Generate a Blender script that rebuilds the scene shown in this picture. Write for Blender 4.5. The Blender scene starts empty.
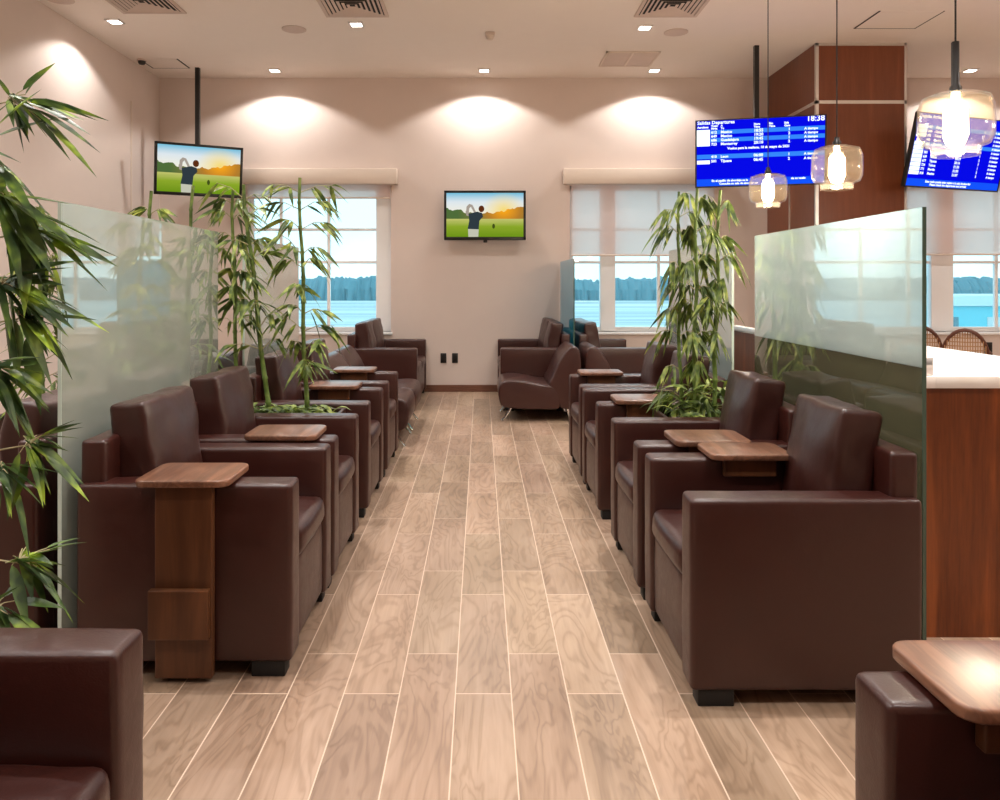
import bpy, bmesh, math, random
from mathutils import Vector, Matrix, noise
random.seed(7)
SC = bpy.context.scene
COL = SC.collection
R = math.radians
CAMH, F, VX, VY = 1.4, 790.0, 481.0, 283.0
CEIL, FAR = 4.04, 10.17
def at(px, py, Y): return Vector(((px-VX)*Y/F, Y, CAMH-(py-VY)*Y/F))

def lin(r, g, b, a=1.0):
    f = lambda c: (c/255/12.92) if c/255 <= .04045 else ((c/255+.055)/1.055)**2.4
    return (f(r), f(g), f(b), a)

# ------------------------------------------------------------------ materials
class NT:
    def __init__(s, name):
        s.m = bpy.data.materials.new(name); s.m.use_nodes = True
        s.t = s.m.node_tree; s.t.nodes.clear()
        s.out = s.t.nodes.new('ShaderNodeOutputMaterial')
    def n(s, typ, **kw):
        nd = s.t.nodes.new(typ)
        for k, v in kw.items(): setattr(nd, k, v)
        return nd
    def put(s, sock, v):
        if isinstance(v, bpy.types.NodeSocket): s.t.links.new(v, sock)
        elif v is not None: sock.default_value = v
    def math(s, op, a, b=None, c=None):
        nd = s.n('ShaderNodeMath', operation=op)
        s.put(nd.inputs[0], a)
        if b is not None: s.put(nd.inputs[1], b)
        if c is not None: s.put(nd.inputs[2], c)
        return nd.outputs[0]
    def mix(s, f, a, b, blend='MIX'):
        nd = s.n('ShaderNodeMix', data_type='RGBA', blend_type=blend)
        s.put(nd.inputs[0], f); s.put(nd.inputs[6], a); s.put(nd.inputs[7], b)
        return nd.outputs[2]
    def noise(s, vec, scale, detail=3, rough=.5, dist=0):
        nd = s.n('ShaderNodeTexNoise'); s.put(nd.inputs['Vector'], vec)
        nd.inputs['Scale'].default_value = scale; nd.inputs['Detail'].default_value = detail
        nd.inputs['Roughness'].default_value = rough; nd.inputs['Distortion'].default_value = dist
        return nd.outputs[0]
    def comb(s, x, y, z):
        nd = s.n('ShaderNodeCombineXYZ')
        for i, v in enumerate((x, y, z)): s.put(nd.inputs[i], v)
        return nd.outputs[0]
    def sep(s, v):
        nd = s.n('ShaderNodeSeparateXYZ'); s.put(nd.inputs[0], v); return nd.outputs
    def ramp(s, f, stops):
        nd = s.n('ShaderNodeValToRGB'); s.put(nd.inputs[0], f)
        e = nd.color_ramp.elements
        while len(e) < len(stops): e.new(.5)
        for i, (p, c) in enumerate(stops): e[i].position = p; e[i].color = c
        return nd.outputs[0]
    def obj(s): return s.n('ShaderNodeTexCoord').outputs['Object']
    def pos(s): return s.n('ShaderNodeNewGeometry').outputs['Position']
    def schlick(s, k, r0=.045):
        lw = s.n('ShaderNodeLayerWeight')
        f5 = s.math('POWER', lw.outputs['Facing'], 5)
        return s.math('MINIMUM', s.math('MULTIPLY', s.math('MULTIPLY_ADD', f5, 1-r0, r0), k), 1.0)
    def bump(s, h, strength, dist=.01):
        nd = s.n('ShaderNodeBump'); s.put(nd.inputs['Height'], h)
        nd.inputs['Strength'].default_value = strength; nd.inputs['Distance'].default_value = dist
        return nd.outputs[0]
    def principled(s, color, rough=.5, spec=.5, metal=0, normal=None, **kw):
        nd = s.n('ShaderNodeBsdfPrincipled')
        s.put(nd.inputs['Base Color'], color); s.put(nd.inputs['Roughness'], rough)
        nd.inputs['Specular IOR Level'].default_value = spec
        nd.inputs['Metallic'].default_value = metal
        if normal: s.put(nd.inputs['Normal'], normal)
        for k, v in kw.items(): s.put(nd.inputs[k.replace('_', ' ')], v)
        s.t.links.new(nd.outputs[0], s.out.inputs[0]); return s.m
    def surf(s, sh): s.t.links.new(sh, s.out.inputs[0]); return s.m

def plain(name, c, rough=.5, spec=.5, metal=0, vary=.06):
    t = NT(name)
    n = t.noise(t.obj(), 6, 3)
    k = t.math('MULTIPLY_ADD', n, 2*vary, 1-vary)
    col = t.mix(1, c, t.comb(k, k, k), 'MULTIPLY')
    return t.principled(col, rough, spec, metal)

def emit(name, c, strength=1):
    t = NT(name); e = t.n('ShaderNodeEmission')
    e.inputs[0].default_value = c; e.inputs[1].default_value = strength
    return t.surf(e.outputs[0])

def leather(name, c):
    t = NT(name); o = t.obj()
    big = t.noise(o, 5, 3); fine = t.noise(o, 260, 2); mid = t.noise(o, 22, 4, .6, .6)
    k = t.math('MULTIPLY_ADD', big, .35, .83)
    col = t.mix(1, c, t.comb(k, k, k), 'MULTIPLY')
    h = t.math('ADD', t.math('MULTIPLY', fine, .35), mid)
    return t.principled(col, t.math('MULTIPLY_ADD', mid, .2, .27), .6, 0, t.bump(h, .12, .008))

def wood(name, c1, c2, axis='x', scale=1.0, rough=.35, spec=.45, stripes=0, ring=34):
    """grain runs along the given axis"""
    t = NT(name); x, y, z = t.sep(t.obj())
    fx = {'x': (.9, 11, 11), 'y': (11, .9, 11), 'z': (11, 11, .9)}[axis]
    v = t.comb(*[t.math('MULTIPLY', a, f*scale) for a, f in zip((x, y, z), fx)])
    n = t.noise(v, 1.0, 4, .6, .8)
    rings = t.math('MULTIPLY_ADD', t.math('SINE', t.math('MULTIPLY', n, ring)), .5, .5)
    fine = t.noise(v, 7, 3, .7)
    f = t.math('ADD', t.math('MULTIPLY', rings, .3), t.math('ADD', t.math('MULTIPLY', n, .4), t.math('MULTIPLY', fine, .3)))
    col = t.ramp(f, [(.22, c1), (.8, c2)])
    if stripes:
        s = t.n('ShaderNodeTexWhiteNoise', noise_dimensions='1D')
        t.put(s.inputs['W'], t.math('FLOOR', t.math('MULTIPLY', {'x': y, 'y': x, 'z': x}[axis], stripes)))
        k = t.math('MULTIPLY_ADD', s.outputs[0], .35, .8)
        col = t.mix(1, col, t.comb(k, k, k), 'MULTIPLY')
    return t.principled(col, rough, spec)

def floor_mat():
    t = NT('walnut_tile'); x, y, z = t.sep(t.pos())
    W, L = .1903, .858
    u = t.math('DIVIDE', t.math('SUBTRACT', x, .1031), W)
    c = t.math('FLOOR', u)
    par = t.math('FLOORED_MODULO', c, 2)
    v = t.math('DIVIDE', t.math('SUBTRACT', y, t.math('SUBTRACT', 2.983, t.math('MULTIPLY', par, .29))), L)
    r = t.math('FLOOR', v)
    fu = t.math('MULTIPLY', t.math('SUBTRACT', u, c), W); fv = t.math('MULTIPLY', t.math('SUBTRACT', v, r), L)
    wn = t.n('ShaderNodeTexWhiteNoise', noise_dimensions='2D'); t.put(wn.inputs['Vector'], t.comb(c, r, 0))
    rnd = wn.outputs['Value']; rr, rg, rb = t.sep(wn.outputs['Color'])
    gv = t.comb(t.math('MULTIPLY_ADD', rr, 37, t.math('MULTIPLY', fu, 5.2)), t.math('MULTIPLY_ADD', rg, 51, t.math('MULTIPLY', fv, 1.25)), t.math('MULTIPLY', rb, 20))
    n = t.noise(gv, 1.15, 3, .5, .9)
    fig = t.math('SUBTRACT', 1, t.math('POWER', t.math('MULTIPLY_ADD', t.math('SINE', t.math('MULTIPLY', n, 66)), .5, .5), 3))
    streak = t.noise(t.comb(t.math('MULTIPLY_ADD', rr, 90, t.math('MULTIPLY', fu, 48)), t.math('MULTIPLY_ADD', rg, 9, t.math('MULTIPLY', fv, 3)), rb), 1, 3, .6, .4)
    big = t.noise(gv, .8, 2)
    f = t.math('ADD', t.math('MULTIPLY', fig, .12), t.math('ADD', t.math('MULTIPLY', streak, .32), t.math('MULTIPLY', big, .58)))
    col = t.ramp(f, [(.24, lin(112, 90, 73)), (.52, lin(154, 129, 108)), (.78, lin(182, 157, 136))])
    k = t.math('MULTIPLY_ADD', rnd, .36, .84)
    col = t.mix(1, col, t.comb(k, t.math('MULTIPLY', k, t.math('MULTIPLY_ADD', rb, .05, .97)), k), 'MULTIPLY')
    edge = t.math('MINIMUM', t.math('MINIMUM', fu, t.math('SUBTRACT', W, fu)), t.math('MINIMUM', fv, t.math('SUBTRACT', L, fv)))
    g = t.math('LESS_THAN', edge, .0021)
    col = t.mix(g, col, lin(214, 190, 170))
    rough = t.math('MULTIPLY_ADD', streak, .18, t.math('MULTIPLY_ADD', g, .3, .27))
    return t.principled(col, rough, .4, 0, t.bump(t.math('SUBTRACT', 1, g), .25, .002))

def frosted(name, clear, tint, veil, refl=1.0):
    t = NT(name)
    tr = t.n('ShaderNodeBsdfTransparent'); tr.inputs[0].default_value = tint
    di = t.n('ShaderNodeBsdfDiffuse'); di.inputs[0].default_value = veil
    tl = t.n('ShaderNodeBsdfTranslucent'); tl.inputs[0].default_value = veil
    m1 = t.n('ShaderNodeMixShader'); m1.inputs[0].default_value = .9
    t.t.links.new(di.outputs[0], m1.inputs[1]); t.t.links.new(tl.outputs[0], m1.inputs[2])
    m2 = t.n('ShaderNodeMixShader'); m2.inputs[0].default_value = clear
    t.t.links.new(m1.outputs[0], m2.inputs[1]); t.t.links.new(tr.outputs[0], m2.inputs[2])
    gl = t.n('ShaderNodeBsdfGlossy'); gl.inputs[0].default_value = (1, 1, 1, 1); gl.inputs['Roughness'].default_value = .015
    m3 = t.n('ShaderNodeMixShader'); t.put(m3.inputs[0], t.schlick(refl))
    t.t.links.new(m2.outputs[0], m3.inputs[1]); t.t.links.new(gl.outputs[0], m3.inputs[2])
    return t.surf(m3.outputs[0])

def clear_glass(name, tint, ior=1.3, refl=1.0):
    t = NT(name)
    tr = t.n('ShaderNodeBsdfTransparent'); tr.inputs[0].default_value = tint
    gl = t.n('ShaderNodeBsdfGlossy'); gl.inputs['Roughness'].default_value = .02
    m = t.n('ShaderNodeMixShader'); t.put(m.inputs[0], t.schlick(refl))
    t.t.links.new(tr.outputs[0], m.inputs[1]); t.t.links.new(gl.outputs[0], m.inputs[2])
    return t.surf(m.outputs[0])

def leaf_mat(name, dark, mid, light):
    t = NT(name); o = t.obj()
    n = t.noise(o, 13, 2, .6)
    col = t.ramp(n, [(.40, dark), (.54, mid), (.72, light)])
    p = t.n('ShaderNodeBsdfPrincipled'); t.put(p.inputs['Base Color'], col); p.inputs['Roughness'].default_value = .42
    tl = t.n('ShaderNodeBsdfTranslucent'); t.put(tl.inputs[0], col)
    m = t.n('ShaderNodeMixShader'); m.inputs[0].default_value = .22
    t.t.links.new(p.outputs[0], m.inputs[1]); t.t.links.new(tl.outputs[0], m.inputs[2])
    return t.surf(m.outputs[0])

def shade_mat():
    t = NT('roller_shade_cloth')
    tr = t.n('ShaderNodeBsdfTransparent'); tr.inputs[0].default_value = (.95, .92, .93, 1)
    di = t.n('ShaderNodeBsdfDiffuse'); di.inputs[0].default_value = lin(232, 222, 216)
    tl = t.n('ShaderNodeBsdfTranslucent'); tl.inputs[0].default_value = lin(252, 230, 220)
    m1 = t.n('ShaderNodeMixShader'); m1.inputs[0].default_value = .7
    t.t.links.new(di.outputs[0], m1.inputs[1]); t.t.links.new(tl.outputs[0], m1.inputs[2])
    m2 = t.n('ShaderNodeMixShader'); m2.inputs[0].default_value = .34
    t.t.links.new(m1.outputs[0], m2.inputs[1]); t.t.links.new(tr.outputs[0], m2.inputs[2])
    return t.surf(m2.outputs[0])

def golf_mat():
    """the golf-course picture a television shows; object space x -.5...5, z -.28...28"""
    t = NT('golf_picture'); x, y, z = t.sep(t.obj())
    u = t.math('MULTIPLY_ADD', x, 1.0, .5); v = t.math('MULTIPLY_ADD', z, 1.78, .5)
    sky = t.ramp(v, [(.55, lin(250, 246, 228)), (.8, lin(228, 238, 244)), (1, lin(120, 196, 226))])
    d = t.math('SQRT', t.math('ADD', t.math('POWER', t.math('SUBTRACT', u, .74), 2), t.math('POWER', t.math('MULTIPLY', t.math('SUBTRACT', v, .62), .7), 2)))
    sky = t.mix(t.math('SUBTRACT', 1, t.math('MINIMUM', t.math('MULTIPLY', d, 3.6), 1)), sky, lin(255, 226, 120))
    n = t.noise(t.comb(t.math('MULTIPLY', u, 9), t.math('MULTIPLY', v, 6), 0), 1, 4)
    hill = t.math('ABSOLUTE', t.math('SUBTRACT', u, .45))
    top = t.math('ADD', t.math('MULTIPLY_ADD', n, .28, .40), t.math('MULTIPLY', hill, .28))
    tree = t.ramp(t.math('MULTIPLY', d, 1.7), [(.05, lin(255, 170, 30)), (.35, lin(190, 130, 45)), (.6, lin(128, 124, 62)), (1, lin(82, 112, 60))])
    c = t.mix(t.math('LESS_THAN', v, top), sky, tree)
    gr = t.ramp(v, [(0, lin(112, 150, 24)), (.25, lin(152, 178, 48)), (.42, lin(216, 212, 124))])
    g2 = t.noise(t.comb(t.math('MULTIPLY', u, 3), t.math('MULTIPLY', v, 22), 0), 1, 3)
    gr = t.mix(t.math('MULTIPLY', g2, .35), gr, lin(90, 140, 20))
    c = t.mix(t.math('LESS_THAN', v, .42), c, gr)
    e = t.n('ShaderNodeEmission'); t.put(e.inputs[0], c); e.inputs[1].default_value = .74
    return t.surf(e.outputs[0])

M = {}
M['leather'] = leather('brown_leather', lin(54, 20, 14))
M['leather_back'] = leather('brown_leather_smooth', lin(54, 23, 18))
M['foot'] = plain('black_foot', lin(12, 10, 10), .6)
M['chrome'] = plain('chrome', (.75, .75, .74, 1), .12, .5, 1, .02)
M['floor'] = floor_mat()
M['wall'] = plain('beige_wall_paint', lin(217, 201, 192), .8, .25, 0, .02)
M['ceiling'] = plain('ceiling_paint', lin(238, 228, 219), .85, .2, 0, .015)
M['white_trim'] = plain('white_frame_paint', lin(246, 247, 248), .45, .4, 0, .02)
M['valance'] = plain('cream_valance', lin(222, 206, 192), .6, .3, 0, .02)
M['base'] = wood('baseboard_wood', lin(96, 62, 48), lin(130, 88, 68), 'x')
M['table_top'] = wood('walnut_table_top', lin(98, 64, 48), lin(142, 100, 78), 'y', 1.4, .31, .5, 24)
M['table_post'] = wood('walnut_table_post', lin(74, 43, 24), lin(104, 64, 38), 'z', .8, .38, .45, 0, 12)
M['counter_wood'] = wood('mahogany_panel', lin(80, 34, 12), lin(166, 90, 42), 'z', .7, .3, .45, 0, 10)
M['pillar_wood'] = wood('pillar_veneer', lin(104, 54, 31), lin(144, 84, 54), 'z', .5, .3, .45, 0, 9)
M['silver'] = plain('brushed_silver', (.72, .70, .68, 1), .3, .5, 1, .03)
M['stone'] = plain('white_quartz', lin(240, 234, 232), .18, .5, 0, .02)
M['black'] = plain('black_plastic', lin(16, 14, 14), .35, .5)
M['dark'] = plain('dark_void', lin(30, 26, 24), .7, .3)
M['planter'] = wood('planter_veneer', lin(48, 30, 24), lin(70, 46, 36), 'x', 1)
M['soil'] = plain('planter_soil', lin(42, 32, 26), .9, .2, 0, .3)
M['pebble'] = plain('white_pebble', lin(226, 220, 212), .6, .3)
M['leaf'] = leaf_mat('bamboo_leaf', lin(66, 86, 44), lin(122, 142, 66), lin(192, 198, 100))
M['leaf_fore'] = leaf_mat('bamboo_leaf_large', lin(52, 74, 42), lin(88, 116, 54), lin(172, 200, 60))
M['culm'] = leaf_mat('bamboo_culm', lin(84, 102, 48), lin(112, 136, 64), lin(146, 160, 84))
M['twig'] = plain('pale_twig', lin(170, 160, 120), .6)
M['frost_left'] = frosted('frosted_green_glass', .53, lin(226, 236, 230), lin(222, 228, 222), 2.4)
M['frost_right'] = frosted('frosted_white_glass', .25, lin(224, 236, 230), lin(186, 198, 203), 2.2)
M['glass_low'] = frosted('dim_green_glass', .45, lin(184, 194, 180), lin(122, 122, 106), 2.0)
M['frost_blue'] = frosted('frosted_aqua_glass', .4, lin(110, 206, 226), lin(112, 200, 216), 1.0)
M['glass_edge'] = plain('polished_glass_edge', lin(196, 214, 206), .15, .6)
M['dark_edge'] = plain('green_glass_edge', lin(70, 92, 80), .2, .6)
M['pane'] = clear_glass('window_glass', (.88, .98, 1, 1), 1.25, .6)
M['lampglass'] = frosted('amber_lamp_glass', .99, (.985, .95, .885, 1), (1, .9, .76, 1), 1.0)
M['bulb'] = emit('glowing_bulb', (1, .84, .58, 1), 16)
M['led'] = emit('downlight_lens', (1, .93, .84, 1), 14)
M['shade'] = shade_mat()
M['golf'] = golf_mat()
M['blue'] = emit('screen_blue', lin(6, 10, 226), .85)
M['band'] = emit('screen_light_blue', lin(52, 132, 246), .85)
M['foot_band'] = emit('screen_footer_blue', lin(20, 82, 246), .85)
M['scr_white'] = emit('screen_white', lin(240, 252, 252), 1.15)
M['g_shirt'] = emit('picture_shirt', lin(42, 52, 58), 1)
M['g_skin'] = emit('picture_skin', lin(150, 140, 130), 1)
M['g_hair'] = emit('picture_hair', lin(82, 40, 18), 1)
M['g_pants'] = emit('picture_trousers', lin(176, 176, 160), 1)
M['g_bag'] = emit('picture_distant_figure', lin(58, 70, 22), 1)
M['rattan'] = plain('rattan_cane', lin(84, 42, 24), .45)
M['cane'] = plain('cane_weave', lin(170, 128, 88), .6)
M['apron'] = None
M['tree'] = plain('distant_trees', lin(112, 150, 160), .9, .1, 0, .3)  # blue haze of the distance is mixed into this colour
M['terminal'] = plain('pale_building', lin(206, 226, 228), .7)
M['terminal_blue'] = plain('aqua_stand_in', lin(120, 206, 220), .6)
M['vent'] = plain('vent_paint', lin(205, 186, 174), .6)

# ------------------------------------------------------------------ mesh tools
class MB:
    def __init__(s): s.bm = bmesh.new()
    def box(s, a, b, r=0, seg=2):
        t = bmesh.new(); bmesh.ops.create_cube(t, size=1)
        c = [(p+q)/2 for p, q in zip(a, b)]; d = [abs(q-p) for p, q in zip(a, b)]
        for v in t.verts: v.co = Vector((v.co.x*d[0]+c[0], v.co.y*d[1]+c[1], v.co.z*d[2]+c[2]))
        if r: bmesh.ops.bevel(t, geom=list(t.edges), offset=min(r, min(d)*.45), segments=seg, profile=.5, affect='EDGES')
        s.add(t); return s
    def add(s, t, mx=None):
        if mx is not None: bmesh.ops.transform(t, matrix=mx, verts=t.verts)
        me = bpy.data.meshes.new('tmp'); t.to_mesh(me); t.free()
        s.bm.from_mesh(me); bpy.data.meshes.remove(me)
    def soft(s, a, b, r, puff=(0, 0, 0), n=6, wob=0, mx=None, seed=0):
        """rounded, puffed box"""
        c = Vector([(p+q)/2 for p, q in zip(a, b)]); h = [abs(q-p)/2 for p, q in zip(a, b)]
        def line(H):
            e = [-H, -H+.15*r, -H+.45*r, -H+r]
            m = [(-H+r)+(2*(H-r))*i/n for i in range(1, n)]
            return e+m+[-q for q in e[::-1]]
        ls = [line(H) for H in h]
        t = bmesh.new()
        for k in range(3):
            i, j = [q for q in range(3) if q != k]
            for sg in (-1, 1):
                g = []
                for p in ls[i]:
                    row = []
                    for q in ls[j]:
                        co = [0, 0, 0]; co[k] = sg*h[k]; co[i] = p; co[j] = q
                        row.append(t.verts.new(co))
                    g.append(row)
                for x in range(len(g)-1):
                    for y in range(len(g[0])-1):
                        f = (g[x][y], g[x+1][y], g[x+1][y+1], g[x][y+1])
                        t.faces.new(f if (sg > 0) == (k != 1) else f[::-1])
        bmesh.ops.remove_doubles(t, verts=t.verts, dist=1e-5)
        for v in t.verts:
            p = v.co.copy(); q = Vector([max(-(H-r), min(H-r, w)) for w, H in zip(p, h)])
            d = p-q
            if d.length > 1e-9: p = q+d.normalized()*r
            nn = [w/H for w, H in zip(p, h)]
            o = [0, 0, 0]
            for k in range(3):
                i, j = [w for w in range(3) if w != k]
                o[k] = nn[k]*puff[k]*max(0, (1-nn[i]**2))*max(0, (1-nn[j]**2))
            p = p+Vector(o)
            if wob: p += noise.noise_vector(p*9+Vector((seed*3.1, seed, 0)))*wob
            v.co = p+c
        s.add(t, mx); return s
    def prism(s, pts, y0, y1, axis='y', r=0):
        """polygon in (x,z) extruded along y, (x,y) along z, or (y,z) along x"""
        t = bmesh.new()
        f3 = {'y': lambda p, q: (p[0], q, p[1]), 'z': lambda p, q: (p[0], p[1], q), 'x': lambda p, q: (q, p[0], p[1])}[axis]
        a = [t.verts.new(f3(p, y0)) for p in pts]; b = [t.verts.new(f3(p, y1)) for p in pts]
        n = len(pts); fa = t.faces.new(a); fb = t.faces.new(b[::-1])
        for i in range(n): t.faces.new((a[i], b[i], b[(i+1) % n], a[(i+1) % n]))
        bmesh.ops.recalc_face_normals(t, faces=t.faces)
        if r:
            es = list(fa.edges)+list(fb.edges)
            bmesh.ops.bevel(t, geom=es, offset=r, segments=3, profile=.5, affect='EDGES')
        s.add(t); return s
    def tube(s, pts, rad, seg=8, cap=True):
        t = bmesh.new(); rings = []
        pts = [Vector(p) for p in pts]; rr = rad if isinstance(rad, (list, tuple)) else [rad]*len(pts)
        up = Vector((0, 0, 1))
        for i, p in enumerate(pts):
            d = (pts[min(i+1, len(pts)-1)]-pts[max(i-1, 0)]).normalized()
            u = d.cross(up if abs(d.z) < .95 else Vector((1, 0, 0))).normalized(); w = d.cross(u)
            if rings and u.dot(lastu) < 0: u, w = -u, -w
            lastu = u
            rings.append([t.verts.new(p+(u*math.cos(2*math.pi*k/seg)+w*math.sin(2*math.pi*k/seg))*rr[i]) for k in range(seg)])
        for i in range(len(rings)-1):
            for k in range(seg): t.faces.new((rings[i][k], rings[i][(k+1) % seg], rings[i+1][(k+1) % seg], rings[i+1][k]))
        if cap: t.faces.new(rings[0][::-1]); t.faces.new(rings[-1])
        bmesh.ops.recalc_face_normals(t, faces=t.faces)
        s.add(t); return s
    def lathe(s, prof, c=(0, 0, 0), seg=40, close=False):
        t = bmesh.new(); rings = []
        for r, z in prof:
            rings.append([t.verts.new((c[0]+r*math.cos(2*math.pi*k/seg), c[1]+r*math.sin(2*math.pi*k/seg), c[2]+z)) for k in range(seg)])
        n = len(rings)
        for i in range(n if close else n-1):
            a, b = rings[i], rings[(i+1) % n]
            for k in range(seg): t.faces.new((a[k], a[(k+1) % seg], b[(k+1) % seg], b[k]))
        if not close:
            for rg in (rings[0], rings[-1]):
                try: t.faces.new(rg)
                except ValueError: pass
        bmesh.ops.remove_doubles(t, verts=t.verts, dist=1e-6)
        bmesh.ops.recalc_face_normals(t, faces=t.faces)
        s.add(t); return s
    def face(s, pts, mi=0):
        f = s.bm.faces.new([s.bm.verts.new(p) for p in pts]); f.material_index = mi; return s
    def build(s, name, mat, parent=None, smooth=True, angle=40):
        me = bpy.data.meshes.new(name); s.bm.to_mesh(me); s.bm.free()
        for m in (mat if isinstance(mat, (list, tuple)) else [mat]): me.materials.append(m)
        if smooth:
            for p in me.polygons: p.use_smooth = True
            me.set_sharp_from_angle(angle=R(angle))
        o = bpy.data.objects.new(name, me); COL.objects.link(o)
        if parent is not None: o.parent = parent
        return o

def tag(o, label=None, cat=None, group=None, kind=None):
    if label: o['label'] = label
    if cat: o['category'] = cat
    if group: o['group'] = group
    if kind: o['kind'] = kind
    return o
def thing(name, label, cat, loc=(0, 0, 0), rz=0, group=None):
    o = bpy.data.objects.new(name, None); COL.objects.link(o)
    o.location = loc; o.rotation_euler = (0, 0, rz); o.empty_display_size = .1
    return tag(o, label, cat, group)
def struct(name, mb, mat, parent=None, smooth=False):
    o = mb.build(name, mat, parent, smooth)
    if parent is None: o['kind'] = 'structure'
    return o
KIDS = {}
def dup(root, loc, rz=0, label=None, group=None):
    def cp(o, parent):
        c = o.copy(); COL.objects.link(c)
        if parent is not None: c.parent = parent
        for k in KIDS_OF(o): cp(k, c)
        return c
    c = cp(root, None); c.location = loc; c.rotation_euler = (0, 0, rz)
    if label: c['label'] = label
    if group: c['group'] = group
    return c
def KIDS_OF(o): return [k for k in list(bpy.data.objects) if k.parent == o]

# ------------------------------------------------------------------ room shell
XL, XR, YB = -4.14, 8.6, -3.2
WZ0, WZ1 = .77, 2.66
WINS = [(-3.0, -1.16), (1.145, 3.0), (5.44, 7.30)]
struct('floor', MB().box((XL-.15, YB-.15, -.12), (XR+.15, FAR+.2, 0)), M['floor'])
struct('ceiling', MB().box((XL-.15, YB-.15, CEIL), (XR+.15, FAR+.2, CEIL+.12)), M['ceiling'])
struct('wall_left', MB().box((XL-.15, YB-.15, 0), (XL, FAR+.2, CEIL)), M['wall'])
struct('wall_right', MB().box((XR, YB-.15, 0), (XR+.15, FAR+.2, CEIL)), M['wall'])
struct('wall_behind', MB().box((XL, YB-.15, 0), (XR, YB, CEIL)), M['wall'])
mb = MB()
xs = [XL]+[x for w in WINS for x in w]+[XR]
for i in range(0, len(xs), 2): mb.box((xs[i], FAR, 0), (xs[i+1], FAR+.2, CEIL))
for a, b in WINS:
    mb.box((a, FAR, 0), (b, FAR+.2, WZ0)); mb.box((a, FAR, WZ1), (b, FAR+.2, CEIL))
struct('wall_far', mb, M['wall'])
struct('baseboard_far', MB().box((XL, FAR-.015, 0), (3.7, FAR-.001, .09), .004), M['base'])
struct('baseboard_left', MB().box((XL+.001, YB, 0), (XL+.015, FAR-.016, .09), .004), M['base'])
struct('joint_strip_1', MB().box((XL+.001, 9.33, 0.09), (XL+.012, 9.355, 3.55), .003), M['valance'])  # raised strip added for the thin shadow line of a wall joint

def window(i, cols, mulls, shade_z=None):
    a, b = WINS[i]
    fr = MB()
    y0, y1 = FAR+.09, FAR+.15
    for p, q in (((a, y0, WZ0), (a+.05, y1, WZ1)), ((b-.05, y0, WZ0), (b, y1, WZ1)), ((a, y0, WZ1-.06), (b, y1, WZ1)), ((a, y0, WZ0), (b, y1, WZ0+.06))):
        fr.box(p, q, .006)
    root = struct('window_%d' % (i+1), fr, M['white_trim'])
    for c0, c1 in cols: MB().box((c0, y0-.03, WZ0), (c1, y1+.02, WZ1), .008).build('column', M['white_trim'], root, False)
    m = MB()
    for x in mulls: m.box((x-.02, y0+.005, WZ0), (x+.02, y1-.005, WZ1), .005)
    for z in (1.67, 2.095): m.box((a, y0+.008, z-.018), (b, y1-.008, z+.018), .005)
    m.build('glazing_bar', M['white_trim'], root, False)
    MB().box((a+.03, y0+.025, WZ0+.03), (b-.03, y0+.032, WZ1-.03)).build('pane', M['pane'], root, False)
    MB().box((a-.02, FAR-.03, WZ0-.035), (b+.02, FAR+.09, WZ0), .008).build('sill', M['white_trim'], root)
    return root
window(0, [(-1.36, -1.16)], [-1.98, -2.6])
window(1, [(1.545, 1.74)], [2.31, 2.66])
window(2, [(5.83, 6.12)], [6.7])
def blind(i, zbot, label):
    a, b = WINS[i]
    root = thing('roller_blind', label, 'blind', ((a+b)/2, FAR, WZ1), 0, 'roller blinds over the windows')
    w = (b-a)/2+.09
    MB().box((-w, -.13, .0), (w, -.002, .20), .012).build('valance', M['valance'], root)
    c = (a+b)/2; h = zbot-WZ1
    MB().box((-w+.10, -.052, h), (w-.10, -.048, 0)).build('shade', M['shade'], root, False)
    MB().box((-w+.10, -.06, h-.022), (w-.10, -.04, h), .006).build('bottom_bar', M['valance'], root)
    return root
blind(0, 2.50, 'cream valance with its blind rolled up over the window beside the tall bamboo')
blind(1, 1.765, 'half lowered pale roller blind in the window beside the wall-mounted television')
blind(2, 1.775, 'half lowered pale roller blind in the window by the cane chairs')

# pillar clad in wood
px0, px1, py0 = 3.685, 4.675, 8.69
pil = struct('pillar', MB().box((px0, py0, 0), (px1, FAR, CEIL), .004), M['pillar_wood'])
m = MB(); z = 3.39
m.box((px0-.006, py0-.006, z-.018), (px1+.006, py0+.01, z+.018)).box((px0-.006, py0-.006, 0), (px0+.028, py0+.028, CEIL))
m.box((px1-.02, py0-.006, 0), (px1+.006, py0+.02, CEIL)).box((px0-.006, py0, z-.018), (px0+.01, FAR, z+.018)).box((px0-.006, py0-.006, CEIL-.03), (px1+.006, py0+.01, CEIL))
m.box((px0-.006, 9.42, 0), (px0+.01, 9.45, z))
m.build('silver_trim', M['silver'], pil, False)

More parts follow.
